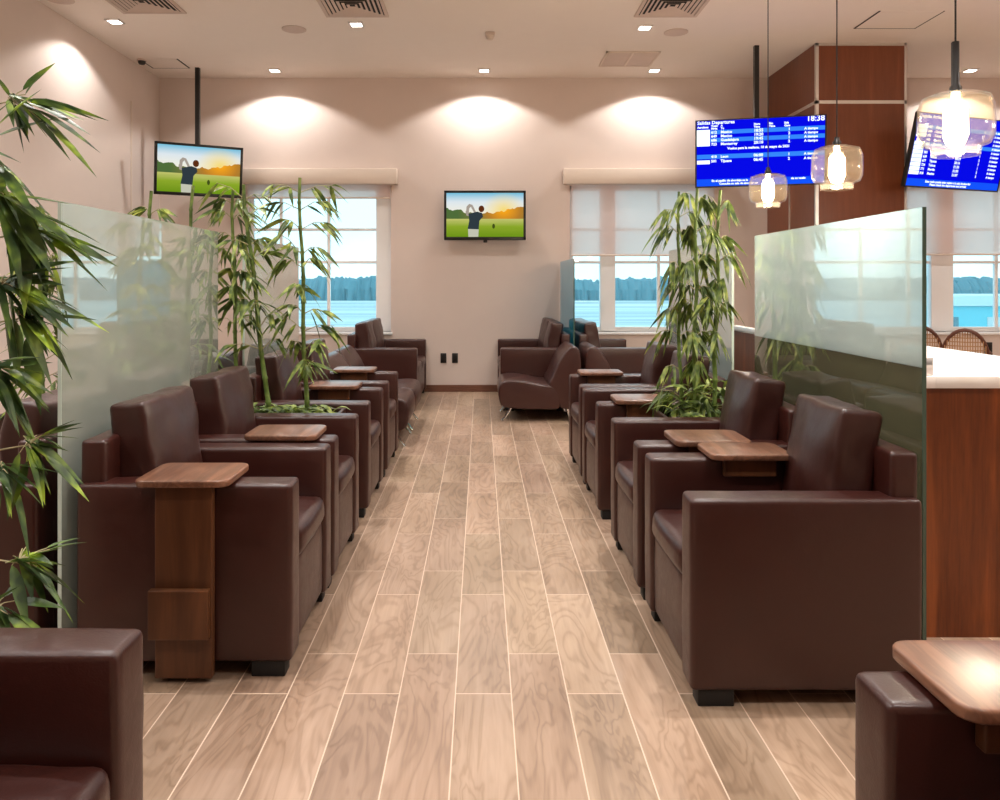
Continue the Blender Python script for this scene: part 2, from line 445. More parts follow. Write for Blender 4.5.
# ------------------------------------------------------------------ armchairs
CW, CD, AW = .745, .765, .13
def seating(name, label, cat, W, ncush, group):
    """front at x=0, back at +x, centred on y"""
    t = thing(name, label, cat, (0, 0, 0), 0, group); h = W/2
    for sg in (-1, 1):
        y0, y1 = sorted((sg*h, sg*(h-AW)))
        MB().soft((0, y0, .055), (CD, y1, .685), .017, (.003, .002, .004), 8, .002, seed=sg).build('arm', M['leather'], t)
    MB().soft((.012, -h+AW+.002, .065), (.6, h-AW-.002, .385), .022, (.012, 0, 0), 6, .002).build('front_panel', M['leather'], t)
    w = (W-2*AW)/ncush
    for k in range(ncush):
        y0 = -h+AW+k*w
        MB().soft((.0, y0+.004, .375), (.60, y0+w-.004, .487), .034, (.012, 0, .022), 8, .004, seed=k+2).build('seat_cushion', M['leather_back'], t)
    MB().soft((.675, -h+.032, .06), (CD, h-.032, .835), .015, (.004, .003, .006), 8, .003, seed=5).build('back_frame', M['leather'], t)
    cw = min(.45, w-.02)
    if ncush > 1: cw = w-.012
    for k in range(ncush):
        yc = -h+AW+(k+.5)*w
        mx = Matrix.Translation((.575, yc, .48)) @ Matrix.Rotation(R(9), 4, 'Y') @ Matrix.Rotation(R(2.5*(1 if k else -1)), 4, 'Z')
        MB().soft((-.075, -cw/2, 0), (.07, cw/2, .475), .02, (.026, .003, .006), 9, .012, mx, seed=k+9).build('back_cushion', M['leather_back'], t)
    for x in (.025, CD-.15):
        for sg in (-1, 1):
            y = sg*(h-.045)
            MB().box((x, y-.035, 0), (x+.12, y+.035, .06), .004).build('foot', M['foot'], t)
    return t
def side_table(label, group, over=.075, box=True):
    """post at y=0 (its arm-side face), arm lies toward +y; x centred"""
    t = thing('side_table', label, 'side table', (0, 0, 0), 0, group)
    pts = []
    for cx, cy, a0 in ((.165-.04, .21-.04, 0), (-.165+.04, .21-.04, 90), (-.165+.04, -over+.04, 180), (.165-.04, -over+.04, 270)):
        for k in range(6): pts.append((cx+.04*math.cos(R(a0+k*18)), cy+.04*math.sin(R(a0+k*18))))
    MB().prism(pts, .692, .717, 'z', .006).build('table_top', M['table_top'], t)
    MB().box((-.10, -.04, .018), (.10, -.006, .69), .003).build('post', M['table_post'], t, False)
    if box: MB().box((-.112, -.072, .165), (.096, -.041, .335), .003).build('socket_box', M['table_post'], t, False)
    MB().box((-.105, AW+.006, .62), (.105, AW+.036, .69), .004).build('clamp_block', M['table_post'], t, False)  # darker post wood stands for the shade on the clamp
    return t

G_R, G_L, G_B = 'armchairs along the counter side of the aisle', 'armchairs along the tall bamboo side of the aisle', 'armchairs behind the left glass screens'
RX, LX = .692, -.672
chairR = [(1.075, 'brown leather armchair cut off by the lower right corner, its arm carrying a wooden tablet'),
          (2.973, 'brown leather armchair with its full side to the camera before the large right glass screen'),
          (3.848, 'brown leather armchair between the nearest full right armchair and the right bamboo planter'),
          (5.035, 'brown leather armchair just beyond the right bamboo planter, wooden tablet on its near arm'),
          (5.853, 'brown leather armchair farthest along the right row, its far tablet shining blue')]
chairL = [(1.257, 'dark brown leather armchair cut off by the lower left corner, only arm and seat showing'),
          (3.172, 'brown leather armchair with a wooden tablet post against its near side, before left glass'),
          (3.982, 'brown leather armchair between the left post-fronted armchair and the left bamboo planter'),
          (5.072, 'brown leather armchair just beyond the left bamboo planter, its cushion behind bamboo stems'),
          (6.053, 'brown leather armchair farthest along the left row, next to the curved lounge chairs')]
proto = seating('armchair', chairR[0][1], 'armchair', CW, 1, G_R)
proto.location = (RX-.002, chairR[0][0]+.02, 0)
for y, lb in chairR[1:]: dup(proto, (RX, y, 0), 0, lb, G_R)
for y, lb in chairL: dup(proto, (LX if y > 2 else LX-.028, y+(0 if y > 2 else .02), 0), math.pi, lb, G_L)
for y, lb in ((3.172, 'brown leather armchair backing onto the near left glass screen, facing the left wall'),
              (3.982, 'brown leather armchair behind the left glass screen, second of the back-to-back row'),
              (5.072, 'brown leather armchair facing the left wall, seen past the bamboo between the glass screens'),
              (6.053, 'brown leather armchair facing the left wall, farthest of the back-to-back row')):
    dup(proto, (-2.34, y, 0), 0, lb, G_B)

G_T = 'wooden tablet tables clamped to armchair arms'
tp = side_table('wooden tablet table at the lower right corner, cut off by the frame', G_T, .045, False)
tn = None
# (x, y of the arm's outer face, far-arm?)
tabs = [(.938, 1.4705, True, None),
        (1.085, 3.3455, True, 'walnut tablet on the far arm of the nearest full right armchair'),
        (1.01, 3.4755, False, 'walnut tablet on the near arm of the second right armchair, catching warm light'),
        (.955, 4.6625, False, 'walnut tablet half lit blue in front of the right bamboo leaves'),
        (.925, 6.2255, True, 'small far tablet reflecting the window, last of the right row'),
        (-1.04, 2.7995, False, 'walnut tablet table with full wooden post on the nearest left armchair'),
        (-.905, 3.6095, False, 'walnut tablet on the near arm of the second left armchair'),
        (-.985, 5.4445, True, 'walnut tablet behind the left bamboo leaves, half lit blue by the window'),
        (-1.01, 6.4255, True, 'small far tablet shining blue beside the left lounge chairs')]
for i, (x, y, far, lb) in enumerate(tabs):
    rz = math.pi if far else 0
    if i == 0: tp.location = (x, y, 0); tp.rotation_euler = (0, 0, rz)
    elif far: dup(tp, (x, y, 0), rz, lb)
    elif tn is None:
        tn = side_table(lb, G_T); tn.location = (x, y, 0)
    else: dup(tn, (x, y, 0), rz, lb)

# loveseats by the far wall
ls = seating('loveseat', 'two-seat brown leather sofa under the left window, facing the aisle', 'sofa', 1.50, 2, 'two-seat sofas by the far wall')
ls.location = (-.70, 9.36, 0); ls.rotation_euler = (0, 0, math.pi)
dup(ls, (.215, 9.395, 0), 0, 'two-seat brown leather sofa left of the small aqua glass screen, facing the aisle')
dup(ls, (1.845, 9.395, 0), math.pi, 'two-seat brown leather sofa right of the small aqua glass screen, under the half shaded window')

# curved lounge chairs (front at x=0)
def lounge(label):
    t = thing('lounge_chair', label, 'lounge chair', (0, 0, 0), 0, 'curved armless lounge chairs')
    def cr(P, n=6):
        out = []; N = len(P)
        for i in range(N):
            p0, p1, p2, p3 = (Vector(P[(i+k-1) % N]) for k in range(4))
            for k in range(n):
                s = k/n
                out.append(.5*((2*p1)+(p2-p0)*s+(2*p0-5*p1+4*p2-p3)*s*s+(3*p1-p0-3*p2+p3)*s**3))
        return [(p.x, p.y) for p in out]
    seat = [(0.0, .36), (.05, .415), (.2, .42), (.42, .38), (.56, .36), (.60, .26), (.59, .14), (.4, .13), (.2, .135), (.04, .16), (-.005, .24)]
    MB().prism(cr(seat), -.35, .35, 'y', .02).build('seat', M['leather_back'], t)
    back = [(.50, .375), (.54, .47), (.60, .61), (.68, .73), (.74, .765), (.80, .73), (.822, .6), (.822, .4), (.81, .2), (.76, .14), (.62, .145), (.58, .26)]
    MB().prism(cr(back), -.35, .35, 'y', .02).build('backrest', M['leather_back'], t)
    for sy in (-.29, .29):
        MB().tube([(.12, sy, .15), (.09, sy, .09), (.05, sy, .035), (.03, sy, .01)], [.013, .013, .011, .012], 8).build('leg', M['chrome'], t)
        MB().tube([(.68, sy, .16), (.70, sy, .08), (.72, sy, .01)], [.013, .012, .012], 8).build('leg', M['chrome'], t)
    return t
lc = lounge('curved armless leather lounge chair on chrome feet at the aisle, left of its twin')
lc.location = (.185, 8.27, 0)
dup(lc, (1.87, 8.27, 0), math.pi, 'curved lounge chair turned away to the right, back to back with its twin')
dup(lc, (-.62, 7.02, 0), math.pi, 'curved lounge chair next to the farthest left armchair')
dup(lc, (-.62, 7.76, 0), math.pi, 'curved lounge chair next to the left two-seat sofa')

# ------------------------------------------------------------------ glass screens
def screen(x, y0, y1, h, mat, label, grp='frosted glass screens between the seats', th=.012, edge=None, edge_mat=None):
    t = thing('glass_screen', label, 'glass screen', (x, (y0+y1)/2, 0), 0, grp)
    L = (y1-y0)/2
    z1 = 1.115 if edge else .03          # frosted film stops at the ledge line on the counter screen
    MB().box((-th/2, -L, z1), (th/2, L, h)).build('pane', M[mat], t, False)
    if edge: MB().box((-th/2, -L, .03), (th/2, L, z1)).build('lower_pane', M['glass_low'], t, False)
    e = MB().box((-th/2-.0005, -L-.003, .03), (th/2+.0005, -L-.0002, h))
    e.build('polished_edge', M[edge_mat or edge or 'glass_edge'], t, False)
    MB().box((-.02, -L, 0), (.02, L, .03), .003).build('floor_channel', M['silver'], t, False)
    return t
screen(-1.487, 2.79, 4.45, 1.688, 'frost_left', 'large frosted glass screen behind the two nearest left armchairs')
screen(-1.487, 4.95, 6.42, 1.688, 'frost_left', 'second left glass screen, seen behind the tall bamboo stems')
screen(1.485, 2.648, 4.27, 1.655, 'frost_right', 'large white frosted glass screen in front of the counter', edge='dark_edge')
screen(1.485, 4.66, 6.22, 1.655, 'frost_right', 'narrow looking glass screen behind the right bamboo')
screen(1.02, 8.66, 10.12, 1.67, 'frost_blue', 'small aqua tinted glass screen between the far sofas', edge_mat='dark_edge')

# ------------------------------------------------------------------ planters and bamboo
def planter(x0, x1, y0, y1, h, label):
    t = thing('planter', label, 'planter', ((x0+x1)/2, (y0+y1)/2, 0), 0, 'tall dark planters of the bamboo')
    a, b = (x1-x0)/2, (y1-y0)/2; w = .02
    m = MB()
    m.box((-a, -b, 0), (a, -b+w, h), .003).box((-a, b-w, 0), (a, b, h), .003).box((-a, -b+w, 0), (-a+w, b-w, h), .003).box((a-w, -b+w, 0), (a, b-w, h), .003)
    m.build('box', M['planter'], t, False)
    MB().box((-a+w, -b+w, h-.1), (a-w, b-w, h-.06)).build('soil', M['soil'], t, False)
    return t
planter(-1.45, -.80, 4.38, 4.675, .66, 'dark planter full of low leaves between two left armchairs')
planter(1.0, 1.45, 4.245, 4.64, .67, 'dark planter between two right armchairs under the thick bamboo')
planter(-1.75, -1.36, 1.75, 2.12, .66, 'dark planter at the left frame edge under the big leaves')
planter(-2.20, -1.56, 4.45, 4.66, .66, 'dark planter behind the left glass screen')
planter(-2.72, -2.38, 4.42, 4.78, .66, 'dark planter nearer the left wall behind the left glass screen')
pb = MB()
for k in range(26):
    t = bmesh.new(); bmesh.ops.create_icosphere(t, subdivisions=1, radius=random.uniform(.012, .024))
    pb.add(t, Matrix.Translation((1.04+random.random()*.36, 4.29+random.random()*.3, .622)) @ Matrix.Diagonal((1.3, 1, .7, 1)))
tag(pb.build('pebbles', M['pebble']), 'white pebbles on the soil under the right bamboo', 'pebbles', kind='stuff')

def leaf(bm, p, d, L, w, droop=.25, roll=0):
    d = Vector(d).normalized(); side = d.cross(Vector((0, 0, 1)))
    if side.length < .05: side = Vector((1, 0, 0))
    side.normalize(); up = side.cross(d)
    side = (Matrix.Rotation(roll, 3, d) @ side); up = (Matrix.Rotation(roll, 3, d) @ up)
    ts = (0, .08, .25, .5, .75, 1); ws = (.05, .55, 1, .92, .5, .0)
    rows = []
    for a, b in zip(ts, ws):
        c = p+d*(L*a)+Vector((0, 0, -1))*(droop*L*a*a)
        s = side*(w*b*.5)
        rows.append([bm.verts.new(c-s+up*(w*b*.16)), bm.verts.new(c), bm.verts.new(c+s+up*(w*b*.16))])
    for i in range(len(rows)-1):
        for k in (0, 1): bm.faces.new((rows[i][k], rows[i][k+1], rows[i+1][k+1], rows[i+1][k]))

def bamboo(base, top, label, group, rnd, clusters=9, rad=.014, L=.15, W=.026, z0=.15, dens=7, mat='leaf', down=.5, reach=.16, zmax=1.0):
    base, top = Vector(base), Vector(top)
    t = thing('bamboo_plant', label, 'bamboo', base, 0, group)
    H = top-base; n = 10
    pts, rr = [], []
    for i in range(n+1):
        c = H*(i/n)+Vector((math.sin(i*1.3)*.006, math.cos(i*1.7)*.006, 0))
        r = rad*(1-.35*i/n)
        if 0 < i < n:
            pts += [c-H.normalized()*.012, c-H.normalized()*.003, c+H.normalized()*.003, c+H.normalized()*.012]; rr += [r*.96, r*1.22, r*1.22, r*.96]
        else: pts.append(c); rr.append(r)
    MB().tube(pts, rr, 9).build('culm', M['culm'], t)
    lb, tw = MB(), MB()
    for k in range(clusters):
        f = z0+(1-z0)*(k+.5*rnd.random())/clusters if clusters > 1 else 1
        f = min(f, 1)*zmax
        c = H*f; a = rnd.random()*6.28 + k*2.4
        for br in range(2):
            aa = a+br*3.0+rnd.uniform(-.5, .5)
            dirh = Vector((math.cos(aa), math.sin(aa)*.7, rnd.uniform(.15, .6))).normalized()
            ln = reach*rnd.uniform(.6, 1.25)
            e = c+dirh*ln
            mid = c+dirh*(ln*.5)+Vector((0, 0, .02))
            tw.tube([c, mid, e], [.0035, .0025, .0015], 5)
            for q in range(dens):
                s = rnd.uniform(.25, 1); p = c+(e-c)*s+Vector((0, 0, .02*(1-abs(2*s-1))))
                ab = aa+rnd.uniform(-1.3, 1.3)
                d = Vector((math.cos(ab), math.sin(ab), -down+rnd.uniform(-.55, .45)))
                leaf(lb.bm, p, d, L*rnd.uniform(.7, 1.25), W*rnd.uniform(.8, 1.25), rnd.uniform(.1, .4), rnd.uniform(-.9, .9))
    lb.build('foliage', M[mat], t); tw.build('twigs', M['twig'], t)
    return t

GL, GR2, GB2 = 'slender bamboo in the left planter', 'bamboo in the right planter', 'bamboo behind the left glass screen'
rn = random.Random(3)
Y = 4.53
bamboo((-1.395, Y, .58), (-1.425, Y, 1.93), 'slender bamboo in the gap between the two left glass screens', GL, rn, 8, .013, .14, .024, .42, 8, down=.8, reach=.10)
bamboo((-1.21, Y, .58), (-1.355, Y-.03, 1.96), 'slender leaning bamboo, middle of the three in the left planter', GL, rn, 8, .015, .14, .024, .3, 5, down=.5, reach=.15)
bamboo((-.995, Y-.02, .58), (-1.036, Y-.02, 2.0), 'slender bamboo nearest the aisle in the left planter, before the window', GL, rn, 10, .014, .15, .025, .2, 7, down=.55, reach=.17)
Y = 4.45
bamboo((1.14, Y+.06, .59), (1.125, Y+.05, 1.92), 'leafy bamboo nearest the aisle in the right planter', GR2, rn, 9, .012, .15, .022, .0, 9, down=1.3, reach=.10)
bamboo((1.19, Y-.04, .59), (1.205, Y-.04, 1.93), 'leafy bamboo in the middle of the right planter', GR2, rn, 9, .013, .15, .022, .0, 9, down=1.3, reach=.10)
bamboo((1.30, Y-.02, .59), (1.34, Y-.02, 1.92), 'bamboo with a bare lower stem, beside the right glass screen', GR2, rn, 6, .014, .15, .022, .32, 8, down=1.1, reach=.15)
Y = 4.55
bamboo((-1.70, Y, .58), (-1.66, Y, 1.96), 'bamboo behind the left glass rising in front of the hanging television', GB2, rn, 6, .014, .15, .024, .2, 7, down=.5, reach=.16, zmax=.78)
bamboo((-1.93, Y, .58), (-1.90, Y, 1.93), 'bamboo behind the left glass with its leafy tip left of the hanging television', GB2, rn, 8, .014, .14, .024, .2, 8, down=.6, reach=.12)
Y2 = 3.55
bamboo((-2.55, 4.60, .58), (-2.56, 4.59, 1.85), 'bushy dark bamboo behind the near edge of the left glass screen', GB2, rn, 13, .013, .13, .020, .05, 11, down=.5, reach=.18)

# low leaves in the left planter
lo = MB()
for k in range(130):
    p = Vector((-1.38+rn.random()*.54, 4.42+rn.random()*.2, .64)); a = rn.random()*6.28
    leaf(lo.bm, p, (math.cos(a), math.sin(a)*.7, rn.uniform(.3, 1.3)), rn.uniform(.13, .22), .03, .55, rn.uniform(-.6, .6))
tag(lo.build('low_leaves', M['leaf']), 'low tangle of bamboo leaves filling the left planter', 'leaves', kind='stuff')

lo = MB()
for k in range(110):
    p = Vector((1.05+rn.random()*.38, 4.29+rn.random()*.28, .62+.2*rn.random())); a = rn.random()*6.28
    leaf(lo.bm, p, (math.cos(a), math.sin(a)*.7, rn.uniform(.2, 1.3)), rn.uniform(.13, .22), .028, .6, rn.uniform(-.6, .6))
tag(lo.build('low_leaves', M['leaf']), 'low tangle of bamboo leaves filling the right planter', 'leaves', kind='stuff')

# big foreground bamboo at the left frame edge; branch tips placed where they grow
fore = thing('bamboo_plant', 'large leafed bamboo reaching in from the left frame edge in the foreground', 'bamboo', (-1.50, 1.95, .6))
O = Vector((-1.50, 1.95, .6))
lf, tw, cu = MB(), MB(), MB()
cu.tube([(0, 0, 0), (.03, 0, .7), (.05, .02, 1.45)], [.017, .015, .009], 9)
cu.build('culm', M['culm'], fore)
brs = [((12, 101), 1.95, [(28, -30), (85, 15), (40, 55), (88, 28), (15, 40), (72, 75)]),
       ((-25, 150), 1.9, [(60, 80), (50, 20), (30, 100), (70, 120), (55, -40)]),
       ((5, 200), 1.9, [(80, 45), (60, 75), (30, 95), (10, 110), (55, 20), (75, 110), (40, 130)]),
       ((30, 232), 1.95, [(80, 42), (40, 70), (15, 95), (70, 15), (5, 120)]),
       ((0, 285), 1.9, [(70, 15), (85, 40), (50, 80), (20, 110), (60, -30), (75, 70)]),
       ((22, 318), 1.95, [(55, 45), (30, 85), (8, 100), (60, 12)]),
       ((-10, 370), 1.9, [(60, -20), (40, 60), (25, 95), (60, 40), (40, 100)]),
       ((28, 445), 1.95, [(48, -12), (52, 62), (15, 80), (-15, 70), (44, 18), (30, 60)]),
       ((0, 470), 1.9, [(20, 80), (45, 40), (40, 10)]),
       ((18, 563), 1.95, [(45, -6), (50, 15), (62, 70), (20, 60), (55, 45), (34, 66)]),
       ((-8, 610), 1.9, [(60, 0), (70, 22), (35, -30), (30, 45)])]
rf = random.Random(11)
for (bx, by), Yb, lv in brs:
    p = at(bx, by, Yb)-O
    q = Vector((.03+(p.z/1.45)*.02, 0, max(.1, p.z-.12)))
    tw.tube([q, (q+p)/2+Vector((0, 0, .03)), p], [.004, .003, .002], 5)
    for dx, dy in lv:
        for rep in range(3):
            L = math.hypot(dx, dy)*Yb/F*rf.uniform(.9, 1.15)
            L = max(.11, min(L*.85, .20))
            d = Vector((dx, rf.uniform(-30, 40), -dy))
            if rep: d += Vector((rf.uniform(-35, 35), rf.uniform(-50, 70), rf.uniform(-35, 35))); L *= rf.uniform(.7, 1)
            b = p+d*(Yb/F)*rf.uniform(-.1, .3)+Vector((0, rf.uniform(-.03, .05), .01))
            tw.tube([p, (p+b)/2+Vector((0, 0, .006)), b], [.002, .0016, .0012], 4)
            leaf(lf.bm, b, d+Vector((rf.uniform(-9, 9), 0, rf.uniform(-16, 16))), L, L*.19, .06, rf.uniform(-.8, .8))
lf.build('foliage', M['leaf_fore'], fore); tw.build('twigs', M['twig'], fore)

# ------------------------------------------------------------------ counter
ct = thing('bar_counter', 'wood panelled bar counter with white top behind the right glass screen', 'counter', (2.18, 4.28, 0))
MB().box((-.42, -1.16, .0), (.42, 1.17, .9845)).box((-.44, -1.16, 0), (-.4202, 1.185, 1.072)).box((-.4198, -1.14, .985), (-.4005, 1.185, 1.072)).build('cabinet', M['counter_wood'], ct, False)
MB().box((-.40, -1.18, .986), (.42, 1.19, 1.034), .004).box((-.445, -1.18, .986), (-.39, -1.145, 1.034), .004).build('countertop', M['stone'], ct)
MB().box((-.445, -1.165, 1.073), (-.395, 1.19, 1.107), .004).box((-.445, -1.165, 1.035), (-.395, -1.142, 1.107), .003).build('ledge', M['stone'], ct)

# cane chairs
def cane(label):
    t = thing('cane_chair', label, 'chair', (0, 0, 0), 0, 'cane bistro chairs by the right window')
    MB().lathe([(0, .445), (.185, .445), (.195, .455), (.185, .47), (0, .47)], seg=24).build('seat', M['cane'], t)
    hoop = [(-.19, .10, .47)]+[(-.19*math.cos(R(a))*1.0, -.17+.0*a, .66+.27*math.sin(R(a))) for a in range(0, 181, 15)]+[(.19, .10, .47)]
    hoop = [(-.19, .08, .46), (-.195, .0, .60)]+[(-.19*math.cos(R(a)), -.10-.09*math.sin(R(a)), .68+.26*math.sin(R(a))) for a in range(0, 181, 15)]+[(.195, .0, .60), (.19, .08, .46)]
    MB().tube(hoop, .018, 8).build('back_hoop', M['rattan'], t)
    g = MB()
    for k in range(-8, 9):
        x = k*.0215; zt = .68+.25*math.sqrt(max(0, 1-(x/.19)**2))
        g.tube([(x, -.16, .47), (x, -.15, .66), (x, -.17, zt)], .005, 5)
    for z in (.5, .54, .58, .62, .66, .7, .74, .78, .82, .86, .9):
        w = .18 if z < .7 else .185*math.sqrt(1-((z-.68)/.26)**2)
        g.tube([(-w, -.12, z), (0, -.17, z), (w, -.12, z)], .005, 5)
    g.build('cane_back', M['cane'], t)
    for sx in (-1, 1):
        MB().tube([(sx*.19, -.10, .74), (sx*.22, .06, .70), (sx*.21, .16, .62), (sx*.17, .17, .46)], .013, 8).build('arm', M['rattan'], t)
    for sx in (-1, 1):
        for sy in (-1, 1): MB().tube([(sx*.14, sy*.13, .45), (sx*.17, sy*.17, 0)], .013, 8).build('leg', M['rattan'], t)
    return t
c1 = cane('cane bistro chair just past the right glass screen edge, partly hidden by it')
c1.location = (4.70, 8.43, 0); c1.rotation_euler = (0, 0, R(-32))
dup(c1, (4.83, 7.88, 0), R(-32), 'cane bistro chair clear of the glass screen, nearer the black wall socket')

# ------------------------------------------------------------------ pendants
def pendant(x, y, zc, label, stem=.16):
    t = thing('pendant_lamp', label, 'lamp', (x, y, zc), 0, 'amber glass pendant lamps over the counter')
    MB().tube([(0, 0, stem), (0, 0, CEIL-zc-.02)], .0035, 6).build('cord', M['black'], t)
    MB().lathe([(0, 0), (.05, 0), (.05, .02), (0, .02)], (0, 0, CEIL-zc-.02), 20).build('ceiling_rose', M['black'], t)
    MB().lathe([(0, .122), (.022, .122), (.022, .145), (.014, .155), (.013, stem+.01), (0, stem+.01)], seg=16).build('stem', M['black'], t)
    out = [(.018, .120), (.086, .118), (.116, .105), (.130, .07), (.132, .0), (.130, -.045), (.116, -.075), (.085, -.088), (.082, -.118)]
    inn = [(r-.006, z-(.006 if i < 3 else 0)+(.006 if 5 < i < 8 else 0)) for i, (r, z) in enumerate(out)]
    MB().lathe(out+inn[::-1], seg=48, close=True).build('glass_shade', M['lampglass'], t)
    MB().lathe([(0, .118), (.014, .115), (.016, .09), (.042, .055), (.044, -.04), (.03, -.075), (0, -.088)], seg=20).build('bulb', M['bulb'], t)
    li = bpy.data.lights.new('pendant_and_fill_glow', 'POINT'); li.energy = 30; li.color = (1, .86, .66); li.shadow_soft_size = .05; li.specular_factor = 0
    lo_ = bpy.data.objects.new('pendant_and_fill_glow', li); COL.objects.link(lo_); lo_.location = (x, y, zc-.16)
    return t
pendant(1.82, 3.03, 2.005, 'largest amber glass pendant lamp at the upper right, hanging on a thick stem', .31)
pendant(1.955, 4.34, 2.03, 'amber glass pendant lamp in front of the wooden pillar')
pendant(2.06, 5.67, 2.06, 'smallest amber glass pendant lamp, in front of the blue departures screen')

# ------------------------------------------------------------------ screens
def txt(bm, s, size, x, z, y, align='LEFT', bold=0.0):
    cu = bpy.data.curves.new('t', 'FONT'); cu.body = s; cu.size = size; cu.align_x = align; cu.offset = bold; cu.resolution_u = 2
    ob = bpy.data.objects.new('t', cu)
    me = bpy.data.meshes.new_from_object(ob)
    me.transform(Matrix.Translation((x, y, z)) @ Matrix.Rotation(R(90), 4, 'X'))
    bm.from_mesh(me)
    bpy.data.objects.remove(ob); bpy.data.curves.remove(cu); bpy.data.meshes.remove(me)

def tv(name, label, cat, W, H, loc, yaw, pitch, pole_x=0, pole=True, group=None, bez=.03):
    t = thing(name, label, cat, loc, 0, group)
    t.rotation_euler = (R(-pitch), 0, R(yaw)) if False else (0, 0, 0)
    rot = Matrix.Rotation(R(yaw), 4, 'Z') @ Matrix.Rotation(R(pitch), 4, 'X')
    def fix(o): o.matrix_local = rot; return o
    c = MB().box((-W/2, 0, -H/2), (W/2, .045, H/2), .006)
    c.box((-W*.3, .044, -H*.3), (W*.3, .075, H*.3), .01)
    b = fix(c.build('casing', M['black'], t))
    f = MB()
    for p, q in (((-W/2, -.008, -H/2), (-W/2+bez, 0, H/2)), ((W/2-bez, -.008, -H/2), (W/2, 0, H/2)), ((-W/2, -.008, H/2-bez), (W/2, 0, H/2)), ((-W/2, -.008, -H/2), (W/2, 0, -H/2+bez*1.3))): f.box(p, q, .002)
    fix(f.build('bezel', M['black'], t))
    if pole:
        MB().box((pole_x-.025, .165, .0), (pole_x+.025, .215, CEIL-loc[2]-.002)).build('ceiling_pole', M['black'], t, False)
        fix(MB().box((pole_x-.08, .074, -.08), (pole_x+.08, .19, .08), .004).build('mount', M['black'], t, False))
    return t, fix

def golf(t, fix, W, H):
    k = W/1.0
    fix(MB().face([(-W/2+.02, -.003, -H/2+.026), (W/2-.02, -.003, -H/2+.026), (W/2-.02, -.003, H/2-.02), (-W/2+.02, -.003, H/2-.02)]).build('picture', M['golf'], t, False))
    m = MB()
    def poly(pts, mi, d=0): m.face([((u-.5)*W*.96, -.0045-d, (.5-v)*H*.92) for u, v in pts], mi)
    def blob(u, v, ru, rv, mi, d=.0004): poly([(u+ru*math.cos(-a*.524), v+rv*math.sin(-a*.524)) for a in range(12)][::-1], mi, d)
    poly([(.285, .80), (.42, .80), (.415, 1.0), (.29, 1.0)][::-1], 3)
    poly([(.28, .80), (.42, .81), (.43, .62), (.475, .53), (.465, .45), (.40, .42), (.29, .47), (.30, .62)][::-1], 0, .0002)
    poly([(.26, .50), (.29, .52), (.30, .35), (.32, .31), (.36, .44), (.39, .44), (.34, .27), (.30, .25), (.265, .31)][::-1], 1)
    blob(.275, .43, .022, .05, 1)
    blob(.455, .36, .037, .075, 2)
    blob(.61, .74, .018, .055, 4)
    fix(m.build('golfer_figure', [M['g_shirt'], M['g_skin'], M['g_hair'], M['g_pants'], M['g_bag']], t, False))

# wall television
t, fx = tv('television', 'flat television mounted on the far wall between the windows', 'television', 1.035, .625, (.05, 10.0, 2.257), 0, 0, pole=False, group='televisions showing a golfer')
golf(t, fx, 1.035, .625)
MB().box((-.12, .075, -.1), (.12, FAR-10.0-.002, .1), .004).build('wall_bracket', M['black'], t, False)
MB().box((-.02, -.006, -.345), (.03, .03, -.312), .004).build('sensor', M['black'], t, False)
# hanging television
p = at(199.5, 170.5, 9.5)
t, fx = tv('television', 'television hung from a black ceiling pole at upper left', 'television', 1.01, .62, (p.x, 9.5, p.z), 29, 9, pole_x=-.09, group='televisions showing a golfer')
golf(t, fx, 1.01, .62)

def board(t, fix, W, H, rows, texts, clock=None):
    m = MB()
    def quad(u0, v0, u1, v1, mi, d): m.face([((u-.5)*W, -.003-d, (.5-v)*H) for u, v in ((u0, v1), (u1, v1), (u1, v0), (u0, v0))], mi)
    quad(.012, .015, .988, .985, 0, 0)
    for r in rows: quad(*r)
    fix(m.build('screen', [M['blue'], M['band'], M['foot_band'], M['scr_white']], t, False))
    x = MB()
    for s, u, v, size, al in texts: txt(x.bm, s, size, (u-.5)*W, (.5-v)*H, -.0062, al, .0012)
    fix(x.build('lettering', M['scr_white'], t, False))

W, H = 1.35, .74
p = at(759.5, 152, 8.6)
t, fx = tv('departures_board', 'blue departures screen hung left of the pillar, clock reading 18:38', 'screen', W, H, (p.x, 8.6, p.z), -14.4, 6, pole_x=.03, bez=.012, group='blue departures screens')
rows = [(.012, .155, .988, .215, 1, .001), (.012, .27, .988, .33, 1, .001), (.012, .51, .988, .575, 1, .001), (.012, .875, .988, .985, 2, .001),
        (.012, .145, .115, .385, 3, .002), (.014, .595, .115, .65, 3, .002)]
names = ['Mexico', 'Mexico', 'Guadalajara', 'Monterrey']; hrs = ['18:55', '19:20', '19:45', '20:10']
tx = [('Salidas Departures', .016, .065, .052, 'LEFT'), ('18:38', .985, .085, .082, 'RIGHT'),
      ('Aerolinea', .016, .12, .03, 'LEFT'), ('Vuelo', .125, .105, .03, 'LEFT'), ('Flight', .125, .145, .03, 'LEFT'), ('A', .2, .105, .03, 'LEFT'), ('To', .2, .145, .03, 'LEFT'),
      ('Hora', .455, .105, .03, 'LEFT'), ('Time', .455, .145, .03, 'LEFT'), ('Est.', .57, .105, .03, 'LEFT'), ('Time', .57, .145, .03, 'LEFT'), ('Sala', .685, .105, .03, 'LEFT'), ('Gate', .685, .145, .03, 'LEFT'),
      ('Vuelos para la mañana, 10 de mayo de 2021', .49, .445, .036, 'CENTER'),
      ('En el pasillo de abordaje se le', .13, .915, .032, 'LEFT'), ('de su vuelo', .74, .91, .032, 'LEFT'), ('Consulte su sala de abordar en', .19, .96, .032, 'LEFT')]
